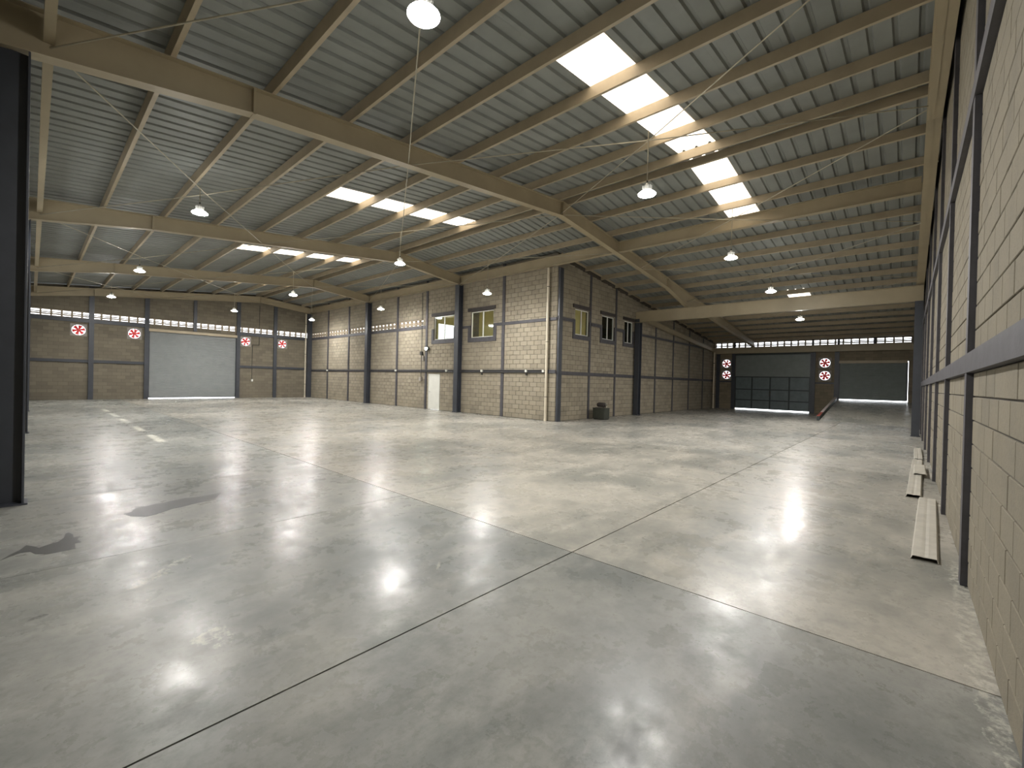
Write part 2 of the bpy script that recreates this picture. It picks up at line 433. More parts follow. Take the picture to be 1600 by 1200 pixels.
# damp patches on the slab beside the left column (outlines measured on the floor plane)
DAMP = paint('damp_concrete', (0.052, 0.051, 0.048), 0.40, var=0.12, scale=9)
DAMP.node_tree.nodes['Principled BSDF'].inputs['Specular IOR Level'].default_value = 0.25
def on_floor(px, py):
    d = FWD + RGT * ((px - 800) / FPX) + DWN * ((py - 600) / FPX)
    return CAMP + d * (-CAMP.z / d.z)
for outline in ([(193, 803), (205, 800), (212, 794), (228, 791), (245, 787), (254, 786), (262, 784), (290, 778), (304, 777), (318, 775), (333, 772), (346, 770), (338, 777), (318, 784), (300, 788), (285, 792), (270, 795), (255, 800), (243, 804), (230, 807), (205, 807)],
                [(0, 876), (15, 867), (30, 860), (41, 852), (54, 854), (61, 856), (75, 851), (92, 846), (100, 840), (102, 834), (107, 832), (114, 835), (115, 840), (126, 837), (121, 843), (127, 847), (117, 849), (118, 857), (100, 861), (75, 866), (55, 866), (47, 862), (32, 864), (15, 870)]):
    pts = [on_floor(*q) for q in outline]
    MB().prism([(q.x, q.y) for q in reversed(pts)], 'z', -0.001, 0.0012).build('damp_stain', DAMP, floor)
# ramp to the raised door
ramp_o = struct(MB().prism([(26.6, 0.0), (XE + 0.1, 0.94), (XE + 0.1, -0.02), (26.6, -0.02)], 'y', YR, 3.28).build('ramp', FLOORM),
                'sloping concrete ramp rising to the raised shutter door', 'ramp')
ramp_o.color = (1.25, 1.25, 1.2, 1)  # lighter tint stands in for door daylight falling on the ramp
cb = empty('curb', (27.0, 3.34, 0))
def rz(x): return 0.94 * (x - 26.6) / (XE - 26.6)
MB().prism([(27.0, -0.02), (34.2, -0.02), (34.2, rz(34.2) + 0.17), (27.0, rz(27.0) + 0.17)], 'y', 3.29, 3.42).build('curb_body', GATE, cb, origin=(27.0, 3.34, 0))
MB().prism([(28.2, rz(28.2) + 0.17), (34.2, rz(34.2) + 0.17), (34.2, rz(34.2) + 0.185), (28.2, rz(28.2) + 0.185)], 'y', 3.30, 3.425).build('painted_top', CURBW, cb, origin=(27.0, 3.34, 0))
MB().prism([(27.0, rz(27.0) + 0.17), (28.2, rz(28.2) + 0.17), (28.2, rz(28.2) + 0.185), (27.0, rz(27.0) + 0.185)], 'y', 3.30, 3.425).build('red_end', CURBR, cb, origin=(27.0, 3.34, 0))
tag(cb, 'sloping curb with pale painted top edging the ramp', 'curb')

# ------------------------------------------------------------------ walls
roof_under = lambda x: zt(x) + PUR - 0.005
# right wall
wr = MB(); wall_cells(wr, 'y', YR - 0.15, YR, XLW - 0.2, XE + 0.2, -0.05, lambda x: zt(x) + PUR - 0.02, [(-0.3, -0.2, 8, 9)], extra=(XRG,))
wall_right = struct(wr.build('wall_right', MORT_R), 'long light concrete block wall with grey pilasters close on the right', 'wall')
RST = [5.42 + 2.86 * k for k in range(-2, 11)]
rb = [(1.81, 1.97), (4.16, 4.31)]
zoneX = [XLW] + RST + [XE]
rects = []
edges = [(-0.34, RST[0] - 0.075)] + [(a + 0.075, b - 0.075) for a, b in zip(RST[:-1], RST[1:])] + [(RST[-1] + 0.075, XE)]
topr = lambda x: zt(x) + PUR - 0.03
for a, b in edges:
    for z0, z1 in ((0.0, 1.81), (1.97, 4.16), (4.31, 7.6)):
        rects += tile_panel(a, b, z0, z1, topr, zoff=0.01 if z0 == 0 else z0, s_off=0.13)
lay_blocks(wall_right, rects, 'y', YR, 1, BLK_R)
for x in RST:
    z1 = topr(x)
    bars(wall_right, 'y', YR, 1, [(x - 0.075, x + 0.075, 0, z1)], 0.055, BANDM, 'pilaster')
bars(wall_right, 'y', YR, 1, [(XLW, XE, *rb[0]), (XLW, XE, *rb[1])], 0.062, BANDM, 'tie_band')
# left wall with open slots between its posts, high up
LS = []
for k in range(5):
    yc = 13.4 + 2.75 * k; LS.append((yc - 0.85, yc + 0.85, 4.52, 5.10))
wl = MB(); wall_cells(wl, 'x', XLW - 0.15, XLW, YR - 0.15, YF + 0.15, -0.05, lambda y: zt(XLW) + PUR - 0.02, LS)
wall_left = struct(wl.build('wall_left', LEFTM), 'concrete block wall seen edge-on behind the left columns', 'wall')
# far wall (gable end of the hall)
VZ0, VZ1 = 4.58, 4.95
fans_far = [(1.78, 3.92), (4.17, 3.94), (10.13, 3.95), (12.56, 3.96)]
FS = 0.34
far_open = [(4.86, 9.54, 0.0, 4.22), (XLW + 0.25, XA - 0.1, VZ0, VZ1)] + [(x - FS, x + FS, z - FS, z + FS) for x, z in fans_far]
wf = MB(); wall_cells(wf, 'y', YF, YF + 0.15, XLW - 0.15, XA + 0.15, -0.05, lambda x: zt(x) + PUR - 0.02, far_open, extra=(XRG,))
wall_far = struct(wf.build('wall_far', FARM), 'far block gable wall with grey shutter door and vent strip', 'wall')
fc = [2.29, 4.74, 9.66, 12.04]
for x in fc: bars(wall_far, 'y', YF, -1, [(x - 0.11, x + 0.11, 0, zt(x) + 0.1)], 0.10, SLATE, 'pilaster')
bars(wall_far, 'y', YF, -1, [(7.08, 7.26, 4.36, zt(7.1) + 0.1)], 0.09, SLATE, 'pilaster')
for a, b in ((XLW, 2.18), (2.40, 4.63), (9.77, 11.93), (12.15, XA)):
    bars(wall_far, 'y', YF, -1, [(a, b, 2.10, 2.26), (a, b, 4.36, 4.57)], 0.06, SLATE, 'tie_band')
# wall beside the office (faces the hall), x = XA
a_win = [(17.36, 18.98, 3.75, 4.98), (14.50, 16.05, 3.72, 4.98)]
a_door = (18.42, 19.40, 0.0, 1.90)
topA = lambda y: zt(XA) + PUR - 0.02
a_open = a_win + [a_door, (19.98, YF - 0.05, VZ0, VZ1)]
wa = MB(); wall_cells(wa, 'x', XA, XA + 0.15, YB + 0.15, YF + 0.15, -0.05, topA, a_open)
wall_a = struct(wa.build('wall_office', MORT), 'tan block wall facing the hall with windows, white door and vents', 'wall')
ast = [FR[2] + 5.86, FR[2] + 2.75, FR[1] + 5.65, 19.62, 13.84]
cutA = []
for y in ast: cutA.append((y - 0.08, y + 0.08, 0, 7.5))
for y in FR[:3]: pass
midA = (2.00, 2.15)
bandA = [(YB, YF, *midA), (19.62, YF, 4.40, 4.57), (YB, 14.30, 4.20, 4.33), (16.25, 17.15, 4.20, 4.33)]
for w in a_win:
    bandA += [(w[0] - 0.2, w[1] + 0.2, w[2] - 0.22, w[2] - 0.02)]
    for e in ((w[0] - 0.2, w[0] - 0.02), (w[1] + 0.02, w[1] + 0.2)): bandA.append((e[0], e[1], w[2] - 0.02, 4.33))
lintA = [(w[0] - 0.13, w[1] + 0.22, 5.02, 5.17) for w in a_win]
rects = tile_panel(YB + 0.0, YF, 0.0, 7.2, topA, zoff=0.01)
rects = subtract(rects, cutA + bandA + lintA + [(o[0] - 0.02, o[1] + 0.02, o[2] - 0.02, o[3] + 0.02) for o in a_open])
lay_blocks(wall_a, rects, 'x', XA, -1, BLK_A)
bars(wall_a, 'x', XA, -1, [(y - 0.08, y + 0.08, 0, topA(0)) for y in ast], 0.05, BANDM, 'pilaster')
bars(wall_a, 'x', XA, -1, bandA, 0.045, BANDM, 'tie_band')
bars(wall_a, 'x', XA, -1, lintA, 0.06, DARKB, 'lintel')
# wall along the passage, y = YB
b_win = [(15.90, 16.98, 3.74, 4.86), (18.16, 19.28, 3.74, 4.86), (20.37, 21.25, 3.74, 4.86)]
topB = lambda x: zt(x) - 0.01
wb = MB(); wall_cells(wb, 'y', YB, YB + 0.15, XA, XE + 0.15, -0.05, lambda x: zt(x) + PUR - 0.02, b_win)
wall_b = struct(wb.build('wall_passage', MORT), 'tan block wall with small windows running along the passage', 'wall')
bst = [17.10, 19.45, 24.10, 26.65, 29.30, 31.95]
midB = (1.95, 2.10)
bandB = [(XA, XE, *midB), (XA, 15.7, 4.24, 4.38), (17.2, 17.96, 4.24, 4.38), (19.5, 20.17, 4.24, 4.38), (21.9, XE, 4.24, 4.36)]
for w in b_win:
    bandB += [(w[0] - 0.18, w[1] + 0.12, w[2] - 0.2, w[2] - 0.02)]
    for e in ((w[0] - 0.18, w[0] - 0.02), (w[1] + 0.02, w[1] + 0.12)): bandB.append((e[0], e[1], w[2] - 0.02, 4.38))
lintB = [(w[0] - 0.2, w[1] + 0.12, 4.90, 5.05) for w in b_win]
bandB = [q for q in bandB if zt(q[1]) > q[3]]
rects = tile_panel(XA, XE, 0.0, 7.2, topB, zoff=0.01)
rects = subtract(rects, [(x - 0.07, x + 0.07, 0, 7) for x in bst] + bandB + lintB + [(o[0] - 0.02, o[1] + 0.02, o[2] - 0.02, o[3] + 0.02) for o in b_win])
lay_blocks(wall_b, rects, 'y', YB, -1, BLK_A)
bars(wall_b, 'y', YB, -1, [(x - 0.07, x + 0.07, 0, topB(x + 0.07)) for x in bst], 0.04, BANDM, 'pilaster')
bars(wall_b, 'y', YB, -1, bandB, 0.045, BANDM, 'tie_band')
bars(wall_b, 'y', YB, -1, lintB, 0.06, DARKB, 'lintel')
trim = MB().prism([(XA + 0.1, zt(XA + 0.1) + 0.10), (XE, zt(XE) + 0.10), (XE, zt(XE) + 0.19), (XA + 0.1, zt(XA + 0.1) + 0.19)], 'y', YB - 0.10, YB - 0.07).build('roof_edge_trim', BEIGE2, wall_b)
# back wall
BZ0, BZ1 = 4.42, 4.79
fans_back = [(9.90, 3.29), (9.88, 2.46), (3.99, 3.28), (3.98, 2.46)]
gate_o = (4.77, 9.27, 0.0, 3.94); rdoor = (0.0, 3.22, 0.94, 3.36)
back_open = [gate_o, rdoor, (YR + 0.30, YB - 0.1, BZ0, BZ1)] + [(y - FS, y + FS, z - FS, z + FS) for y, z in fans_back]
wk = MB(); wall_cells(wk, 'x', XE, XE + 0.15, YR - 0.15, YB + 0.15, -0.05, lambda y: zt(XE) + PUR - 0.02, back_open)
wall_back = struct(wk.build('wall_back', BACKM), 'dim block wall at the passage end with two steel doors', 'wall')
for y, w in ((10.45, 0.12), (9.40, 0.12), (4.62, 0.14), (3.36, 0.12)): bars(wall_back, 'x', XE, -1, [(y - w, y + w, 0, 4.0)], 0.08, SLATE, 'pilaster')
bars(wall_back, 'x', XE, -1, [(3.48, 4.48, 1.93, 2.03), (9.52, 10.33, 1.93, 2.03)], 0.05, SLATE, 'tie_band')
# vent blocks
def vent_mesh(w, h, d):
    mb = MB(); t = 0.04
    mb.box(-w / 2, -w / 2 + t, 0, d, 0, h).box(w / 2 - t, w / 2, 0, d, 0, h)
    for a, b in ((0, 0.035), (0.085, 0.155), (0.185, 0.235), (h - 0.035, h)): mb.box(-w / 2 + t, w / 2 - t, 0, d, a, b)
    return mb.mesh('vent_block', VENTM)
VM = vent_mesh(0.4, VZ1 - VZ0, 0.13)
x = XLW + 0.25 + 0.2
while x + 0.2 <= XA - 0.09:
    inst('vent_block', VM, wall_far, (x, YF + 0.01, VZ0)); x += 0.4
y = 19.98 + 0.2
while y + 0.2 <= YF - 0.04:
    inst('vent_block', VM, wall_a, (XA + 0.14, y, VZ0), (0, 0, math.pi / 2)); y += 0.4
y = YR + 0.30 + 0.2
while y + 0.2 <= YB - 0.09:
    inst('vent_block', VM, wall_back, (XE + 0.14, y, BZ0), (0, 0, math.pi / 2)); y += 0.4
bars(wall_back, 'x', XE, -1, [(yy - 0.06, yy + 0.06, BZ0, BZ1) for yy in (9.35, 4.65, 3.3, 1.55)], 0.03, SLATE, 'vent_post')

# ------------------------------------------------------------------ roof
ceiling = struct(empty('ceiling'), 'sloping galvanised sheet roof on beige purlins with translucent strips', 'ceiling')
SW, Y0S = 0.911, -1.105
def sheet_mesh(x0, x1, mat, name, lift=0.0):
    """one roof sheet: three upstanding ribs; local y 0..SW, world x/z baked"""
    prof = [(-0.02, 0.0)]
    for r in range(3):
        c = SW * (r + 0.5) / 3
        prof += [(c - 0.045, 0), (c - 0.022, 0.04), (c + 0.022, 0.04), (c + 0.045, 0)]
    prof += [(SW - 0.03, 0.0), (SW + 0.02, 0.006)]
    mb = MB(); n = len(prof)
    for xx in (x0, x1):
        for yy, dz in prof: mb.v.append((xx, yy, zt(xx) + PUR + dz + lift))
    for k in range(n - 1): mb.f.append((k, k + 1, n + k + 1, n + k))
    return mb.mesh(name, mat)
cache = {}
def sheet(k, x0, x1, sky=False):
    key = (x0, x1, sky)
    if key not in cache: cache[key] = sheet_mesh(x0, x1, SKYL if sky else ROOFM, 'skylight_sheet' if sky else 'roof_sheet', 0.004 if sky else 0.0)
    inst('skylight_sheet' if sky else 'roof_sheet', cache[key], ceiling, (0, Y0S + k * SW, 0))
for k in range(40):
    ys = Y0S + k * SW
    sky = k in (5, 14, 23, 32)
    if sky:
        sheet(k, -0.6, 5.62); sheet(k, 5.62, 10.72, True); sheet(k, 10.72, XRG)
    else: sheet(k, -0.6, XRG)
    if ys < YB + 0.1:
        if k == 5:
            sheet(k, XRG, 11.2); sheet(k, 11.2, 14.95, True); sheet(k, 14.95, 23.4); sheet(k, 23.4, 26.0, True); sheet(k, 26.0, XE + 0.5)
        else: sheet(k, XRG, XE + 0.5)
    else: sheet(k, XRG, 15.2)
MB().prism([(XRG - 0.25, zt(XRG - 0.25) + PUR + 0.05), (XRG, ZRG + PUR + 0.06), (XRG + 0.25, zt(XRG + 0.25) + PUR + 0.05), (XRG, ZRG + PUR + 0.075)], 'y', -1.1, 35.3).build('ridge_cap', ROOFM, ceiling)
# purlins: C sections on top of the rafters
def purlin_mesh(y0, y1, flip):
    mb = MB(); t = 0.004; w = 0.065; s = -1 if flip else 1
    def bx(a, b, z0, z1): mb.box(min(a * s, b * s), max(a * s, b * s), y0, y1, z0, z1)
    bx(0, t, 0, PUR - 0.002); bx(t, w, 0, t); bx(t, w, PUR - t - 0.002, PUR - 0.002); bx(w - t, w, t, 0.02)
    return mb.mesh('purlin', BEIGE2)
PL = [1.30 + 1.35 * i for i in range(7)] + [10.72]
PR = [11.18] + [12.50 + 1.35 * i for i in range(16)] + [33.95]
pm = {}
for xx in PL + PR:
    long = xx < 14.2
    key = (long, xx > XRG)
    if key not in pm: pm[key] = purlin_mesh(YR + 0.02, YF - 0.02 if long else YB - 0.03, False)
    inst('purlin', pm[key], ceiling, (xx, 0, zt(xx)), (0, math.atan(SLP) * (-1 if xx < XRG else 1), 0))
# eave struts framed between the left ends of the rafters
ybits = [YE] + FR
for a, b in zip(ybits[:-1], ybits[1:]):
    MB().box(0.06, 0.064, a + 0.02, b - 0.02, 5.72, 5.98).box(0.064, 0.16, a + 0.02, b - 0.02, 5.72, 5.726).box(0.064, 0.16, a + 0.02, b - 0.02, 5.974, 5.98).build('eave_strut', BEIGE, ceiling)
# X bracing rods under the roof; nodes sit at the underside of the rafters
nodesX = [0.12, 5.40, 10.90]
def zb(x): return zt(x) - 0.40
def rod(p, q, r=0.011, mat=RODM, sag=0.05):
    mid = [(a + b) / 2 for a, b in zip(p, q)]; mid[2] -= sag
    mb = MB().tube(p, mid, r, n=6).tube(mid, q, r, n=6)
    return mb.build('bracing_rod', mat, ceiling)
LAMPS = {}
bayY = [(YE, FR[0]), (FR[0], FR[1]), (FR[1], FR[2]), (FR[2], FR[3])]
for bi, (a, b) in enumerate(bayY):
    xs = nodesX + ([16.3, 21.4, 27.2] if bi == 0 else [14.45])
    for x0, x1 in zip(xs[:-1], xs[1:]):
        rod((x0, a, zb(x0)), (x1, b, zb(x1))); rod((x0, b, zb(x0)), (x1, a, zb(x1)), mat=RODM)
        # ridge panels cross below mid height
        LAMPS[(bi, round((x0 + x1) / 2, 2))] = (zb(x0) + zb(x1)) / 2 - 0.05

# ------------------------------------------------------------------ steel frames
def ibeam_x(parent, y, st, bw, tf, tw, mat, name='rafter', origin=(0, 0, 0)):
    """I section along x; st = [(x, z_top, z_bottom)]"""
    top = [(x, a) for x, a, b in st]; bot = [(x, b) for x, a, b in st]
    def strip(lo, hi, y0, y1, nm, par):
        mb = MB()
        for k in range(len(lo) - 1): mb.prism([lo[k], lo[k + 1], hi[k + 1], hi[k]], 'y', y0, y1)
        return mb.build(nm, mat, par, origin=origin)
    web = strip(bot, top, y - tw / 2, y + tw / 2, name, parent)
    strip([(x, z - tf) for x, z in top], top, y - bw / 2, y + bw / 2, 'top_flange', web)
    strip(bot, [(x, z + tf) for x, z in bot], y - bw / 2, y + bw / 2, 'bottom_flange', web)
    return web
def icol(parent, x0, x1, y, bw, z1, mat, origin=(0, 0, 0), along='x'):
    """column: two flanges facing x0 / x1 and a web between"""
    t = 0.02
    if along == 'x':
        w = MB().box(x0 + t, x1 - t, y - 0.008, y + 0.008, 0.02, z1).build('column', mat, parent, origin=origin)
        MB().box(x0, x0 + t, y - bw / 2, y + bw / 2, 0.02, z1).build('flange', mat, w, origin=origin)
        MB().box(x1 - t, x1, y - bw / 2, y + bw / 2, 0.02, z1).build('flange', mat, w, origin=origin)
    MB().box(x0 - 0.03, x1 + 0.03, y - bw / 2 - 0.02, y + bw / 2 + 0.02, 0.0, 0.02).build('base_plate', mat, parent, origin=origin)
def stations(xs, dep):
    return [(x, zt(x), zt(x) - d) for x, d in zip(xs, dep)]
flab = ['long beige steel roof frame on the nearest dark left column, spanning to the passage end',
        'second beige steel roof frame from the camera, standing on dark columns',
        'third beige steel roof frame from the camera, standing on dark columns',
        'farthest beige steel roof frame, close against the far gable wall']
for i, y in enumerate(FR):
    o_ = (0, y, 0); fr = empty('steel_frame', o_)
    tag(fr, flab[i], 'frame', 'beige steel roof frames')
    st = stations([-0.34, 2.40, XRG], [0.58, 0.42, 0.44])
    if i == 0: st2 = stations([XRG, 14.5, 19.0, XG2, 24.0, 34.1], [0.44, 0.42, 0.42, 0.69, 0.46, 0.40])
    else: st2 = stations([XRG, XA - 0.02], [0.44, 0.44])
    ibeam_x(fr, y, st + st2[1:], 0.20, 0.014, 0.012, BEIGE, origin=o_)
    for xs_ in (2.40, XRG) + ((19.0,) if i == 0 else ()):
        MB().box(xs_ - 0.018, xs_ + 0.018, y - 0.10, y + 0.10, zt(xs_) - 0.43, zt(xs_) - 0.01).build('splice_plate', BEIGE, fr, origin=o_)
    if i < 3: icol(fr, XLC - 0.28, XLC, y, 0.26, zt(-0.2) - 0.57, SLATE, origin=o_)
    if i in (1, 2): icol(fr, XA - 0.30, XA - 0.02, y, 0.30, zt(XA) - 0.43, SLATE, origin=o_)
    if i == 3: MB().box(XA - 0.32, XA - 0.03, y - 0.12, y + 0.12, 0, zt(XA) - 0.43).build('column', SLATE, fr, origin=o_)
    if i == 3: MB().box(XLC - 0.28, XLC, y - 0.12, y + 0.12, 0, zt(-0.2) - 0.57).build('column', SLATE, fr, origin=o_)
# end rafter along the right wall
er = empty('end_rafter', (0, YE, 0)); tag(er, 'beige steel end rafter running along the top of the right block wall', 'rafter')
ibeam_x(er, YE, stations([0.0, XRG, XG2 - 0.1, 34.1], [0.60, 0.62, 0.66, 0.5]), 0.20, 0.014, 0.012, BEIGE, origin=(0, YE, 0))
for xs_ in (10.6, 11.3): MB().tube((xs_, YE - 0.02, zt(xs_) - 0.5), (xs_, YE - 0.02, zt(xs_) - 0.44), 0.03, n=8).build('bolt_plate', DARKROD, er, origin=(0, YE, 0))
# girders along y
def ibeam_y(name, x, y0, y1, z0, z1, bw, lab):
    g = empty(name, (x, y0, z0)); tag(g, lab, 'beam')
    O = (x, y0, z0)
    MB().box(x - 0.006, x + 0.006, y0, y1, z0, z1).build('web', BEIGE, g, origin=O)
    MB().box(x - bw / 2, x + bw / 2, y0, y1, z1 - 0.014, z1).build('top_flange', BEIGE, g, origin=O)
    MB().box(x - bw / 2, x + bw / 2, y0, y1, z0, z0 + 0.014).build('bottom_flange', BEIGE, g, origin=O)
    return g
ibeam_y('eave_girder', 14.44, YE + 0.12, FR[0] - 0.11, zt(14.44) - 0.40, zt(14.44) - 0.02, 0.18, 'beige girder joining the nearest roof frame to the right wall, below the skylight strip')
for a_, b_, l_ in ((0, 1, 'beige eave beam above the office windows, from the nearest frame to the second'), (1, 2, 'beige eave beam along the office wall between the second and third frames'), (2, 3, 'beige eave beam along the office wall from the third frame to the far corner')):
    ibeam_y('eave_girder', 14.44, FR[a_] + 0.11, FR[b_] - 0.11, zt(14.44) - 0.40, zt(14.44) - 0.02, 0.18, l_)
g2 = ibeam_y('cross_girder', XG2, -0.34, YB - 0.1, 4.85, 5.42, 0.22, 'deep beige girder crossing the passage mouth between two dark columns')
icol(g2, XG2 - 0.17, XG2 + 0.17, -0.225, 0.22, 4.85, SLATE, origin=(XG2, -0.34, 4.85))
icol(g2, XG2 - 0.02, XG2 + 0.32, YB - 0.20, 0.24, 5.05, SLATE, origin=(XG2, -0.34, 4.85))
ibeam_y('back_beam', 33.98, -0.30, YB - 0.05, 3.98, 4.40, 0.2, 'beige beam across the back wall below its vent strip')
pb = empty('passage_beam', (XG2, YB - 0.15, 0)); tag(pb, 'sloping beige beam along the passage wall behind the cross girder', 'beam')
ibeam_x(pb, YB - 0.15, [(XG2 + 0.3, 5.35, 5.06), (33.95, 4.36, 4.08)], 0.14, 0.012, 0.01, BEIGE, 'beam_web', origin=(XG2, YB - 0.15, 0))
cc = empty('corner_column', (14.78, YB - 0.05, 0)); tag(cc, 'dark grey column at the outer corner of the office walls', 'column')
MB().box(14.62, 14.86, YB - 0.10, YB + 0.04, 0, zt(14.8) - 0.42).build('column_shaft', SLATE, cc, origin=(14.78, YB - 0.05, 0))
MB().box(14.60, 14.88, YB - 0.12, YB + 0.04, 0, 0.02).build('base_plate', SLATE, cc, origin=(14.78, YB - 0.05, 0))

# ------------------------------------------------------------------ doors
def shutter(name, axis, c, s0, s1, z0, z1, mat, lab, boxmat, facing):
    """roller shutter curtain of curved slats, head box, guides and bottom bar"""
    d = struct(empty(name), lab, 'door'); mb = MB(); n = int((z1 - z0) / 0.0785); h = (z1 - z0) / n
    pts = []
    for k in range(n):
        for t in range(4): pts.append((z0 + (k + t / 4) * h, 0.012 * math.sin(math.pi * t / 4)))
    pts.append((z1, 0))
    for z, dd in pts:
        for s in (s0, s1): mb.v.append((s, c + facing * dd, z) if axis == 'y' else (c + facing * dd, s, z))
    for k in range(len(pts) - 1): mb.f.append((2 * k, 2 * k + 1, 2 * k + 3, 2 * k + 2))
    mb.build('shutter_curtain', mat, d)
    def bx(a, b, f0, f1, z_0, z_1, nm, mt):
        lo, hi = sorted((c + facing * f0, c + facing * f1)); q = MB()
        q.box(a, b, lo, hi, z_0, z_1) if axis == 'y' else q.box(lo, hi, a, b, z_0, z_1)
        q.build(nm, mt, d)
    bx(s0 - 0.03, s1 + 0.03, -0.02, 0.16, z1 - 0.04, z1 + 0.12, 'head_box', boxmat)
    bx(s0, s1, -0.015, 0.03, z0 - 0.035, z0, 'bottom_bar', mat)
    bx(s0 - 0.05, s0 + 0.02, -0.03, 0.05, z0 - 0.02, z1, 'guide_rail', SLATE); bx(s1 - 0.02, s1 + 0.05, -0.03, 0.05, z0 - 0.02, z1, 'guide_rail', SLATE)
    return d
shutter('door_1', 'y', YF + 0.02, 4.86, 9.54, 0.10, 4.20, SHUT, 'wide light grey roller shutter door in the far wall', BEIGE2, -1)
shutter('door_2', 'x', XE + 0.02, 0.07, 3.22, 1.04, 3.28, SHUT2, 'dark grey roller shutter door at the top of the ramp', BEIGE2, -1)
# steel gate
g = struct(empty('door_3'), 'tall dark green steel gate with framed lower panels', 'door')
y0, y1 = 4.765, 9.275
MB().box(XE + 0.03, XE + 0.05, y0, y1, 2.35, 3.92).build('upper_panel', SHUT2, g)
cols = [y0, 5.92, 7.05, 8.18, y1]; rows = [0.09, 0.70, 1.45, 2.33]
pcache = {}
for i in range(4):
    for j in range(3):
        w, h = cols[i + 1] - cols[i] - 0.09, rows[j + 1] - rows[j] - 0.07
        if (i, j) not in pcache: pcache[(i, j)] = MB().box(-0.008, 0.008, -w / 2, w / 2, -h / 2, h / 2).mesh('gate_panel', GATEP)
        inst('gate_panel', pcache[(i, j)], g, (XE + 0.05, (cols[i] + cols[i + 1]) / 2, (rows[j] + rows[j + 1]) / 2))
for yy in cols: MB().box(XE, XE + 0.05, yy - 0.045 if yy > y0 else yy, yy + 0.045 if yy < y1 else yy, 0.09, 2.36).build('gate_stile', GATE, g)
for zz in rows: MB().box(XE + 0.004, XE + 0.054, y0, y1, zz - 0.035 if zz > 0.1 else zz, zz + 0.035).build('gate_rail', GATE, g)
MB().box(XE - 0.06, XE + 0.0, y0 - 0.05, y1 + 0.05, 3.86, 3.97).build('gate_header', GATE, g)
MB().box(XE - 0.03, XE, 7.0, 7.1, 1.0, 1.35).build('latch', DARKROD, g)
# pedestrian door
d4 = struct(empty('door_4'), 'plain white metal door in the office wall', 'door')
MB().box(XA + 0.0, XA + 0.04, a_door[0] + 0.03, a_door[1] - 0.03, 0.02, a_door[3] - 0.02).build('door_leaf', WHITE, d4)
for q in ((a_door[0], a_door[0] + 0.04), (a_door[1] - 0.04, a_door[1])): MB().box(XA - 0.02, XA + 0.06, q[0], q[1], 0, a_door[3]).build('door_frame', WHITE, d4)
MB().box(XA - 0.02, XA + 0.06, a_door[0], a_door[1], a_door[3] - 0.03, a_door[3] + 0.01).build('door_frame', WHITE, d4)
MB().tube((XA - 0.05, a_door[1] - 0.12, 0.95), (XA, a_door[1] - 0.12, 0.95), 0.018, n=8).tube((XA - 0.05, a_door[1] - 0.12, 0.95), (XA - 0.05, a_door[1] - 0.24, 0.95), 0.012, n=8).build('door_handle', ALU, d4)

# ------------------------------------------------------------------ windows
def window(name, axis, c, w, lab, split, away):
    o = struct(empty(name), lab, 'window'); s0, s1, z0, z1 = w; t = 0.035
    def bx(a, b, za, zb_, dp0, dp1, nm, mt, par):
        lo, hi = sorted((c + away * dp0, c + away * dp1)); q = MB()
        q.box(lo, hi, a, b, za, zb_) if axis == 'x' else q.box(a, b, lo, hi, za, zb_)
        return q.build(nm, mt, par)
    bx(s0, s0 + t, z0, z1, 0.0, 0.06, 'window_frame', ALU, o); bx(s1 - t, s1, z0, z1, 0.0, 0.06, 'window_frame', ALU, o)
    bx(s0, s1, z0, z0 + t, 0.0, 0.06, 'window_frame', ALU, o); bx(s0, s1, z1 - t, z1, 0.0, 0.06, 'window_frame', ALU, o)
    m_ = s0 + (s1 - s0) * split
    bx(m_ - 0.028, m_ + 0.028, z0 + t, z1 - t, 0.01, 0.05, 'mullion', ALU, o)
    bx(s0 + t, m_ - 0.02, z0 + t, z1 - t, 0.028, 0.032, 'pane', GLASS, o); bx(m_ + 0.02, s1 - t, z0 + t, z1 - t, 0.028, 0.032, 'pane', GLASS, o)
    return o
window('window_1', 'x', XA + 0.02, a_win[0], 'office window with bright daylight behind it, above the white door', 0.5, 1)
window('window_2', 'x', XA + 0.02, a_win[1], 'office window showing a yellow lit room, right of the dark column', 0.48, 1)
window('window_3', 'y', YB + 0.02, b_win[0], 'small passage window with dull yellow light, nearest the corner column', 0.5, 1)
window('window_4', 'y', YB + 0.02, b_win[1], 'small dark passage window in the middle of three', 0.5, 1)
window('window_5', 'y', YB + 0.02, b_win[2], 'small dark passage window beside the dark passage column', 0.5, 1)
# rooms behind the windows
ro = struct(empty('wall_room'), 'cream rooms seen through the office windows', 'room')
rx0, rx1, ry0, ry1, rz0, rz1 = XA + 0.16, 17.55, YB + 0.16, 20.1, 2.7, 5.6
rw = MB(); wall_cells(rw, 'y', ry1, ry1 + 0.1, rx0, rx1, rz0, lambda s: rz1, [(15.75, 17.3, 3.3, 4.85)]); rw.build('room_wall', CREAM, ro)
MB().box(rx1, rx1 + 0.1, ry0, ry1, rz0, rz1).build('room_wall', CREAM, ro)
MB().box(rx0, rx1 + 4.2, ry0, ry1, rz0 - 0.1, rz0).build('room_floor', CREAM, ro)
MB().box(rx0, rx1 + 4.2, ry0, ry1, rz1, rz1 + 0.1).build('room_ceiling', CREAM, ro)
MB().box(21.65, 21.75, ry0, ry1, rz0, rz1).build('room_wall', BLACKM, ro)
MB().box(17.7, 21.65, 15.0, 15.1, rz0, rz1).build('room_wall', BLACKM, ro)
MB().box(rx0, rx0 + 0.9, 16.62, 16.72, rz0, rz1).build('room_partition', DARKB, ro)
rl = empty('ceiling_lamp', (16.3, 14.6, rz1 - 0.06)); tag(rl, 'round white lamp on the ceiling of the yellow office room', 'lamp')
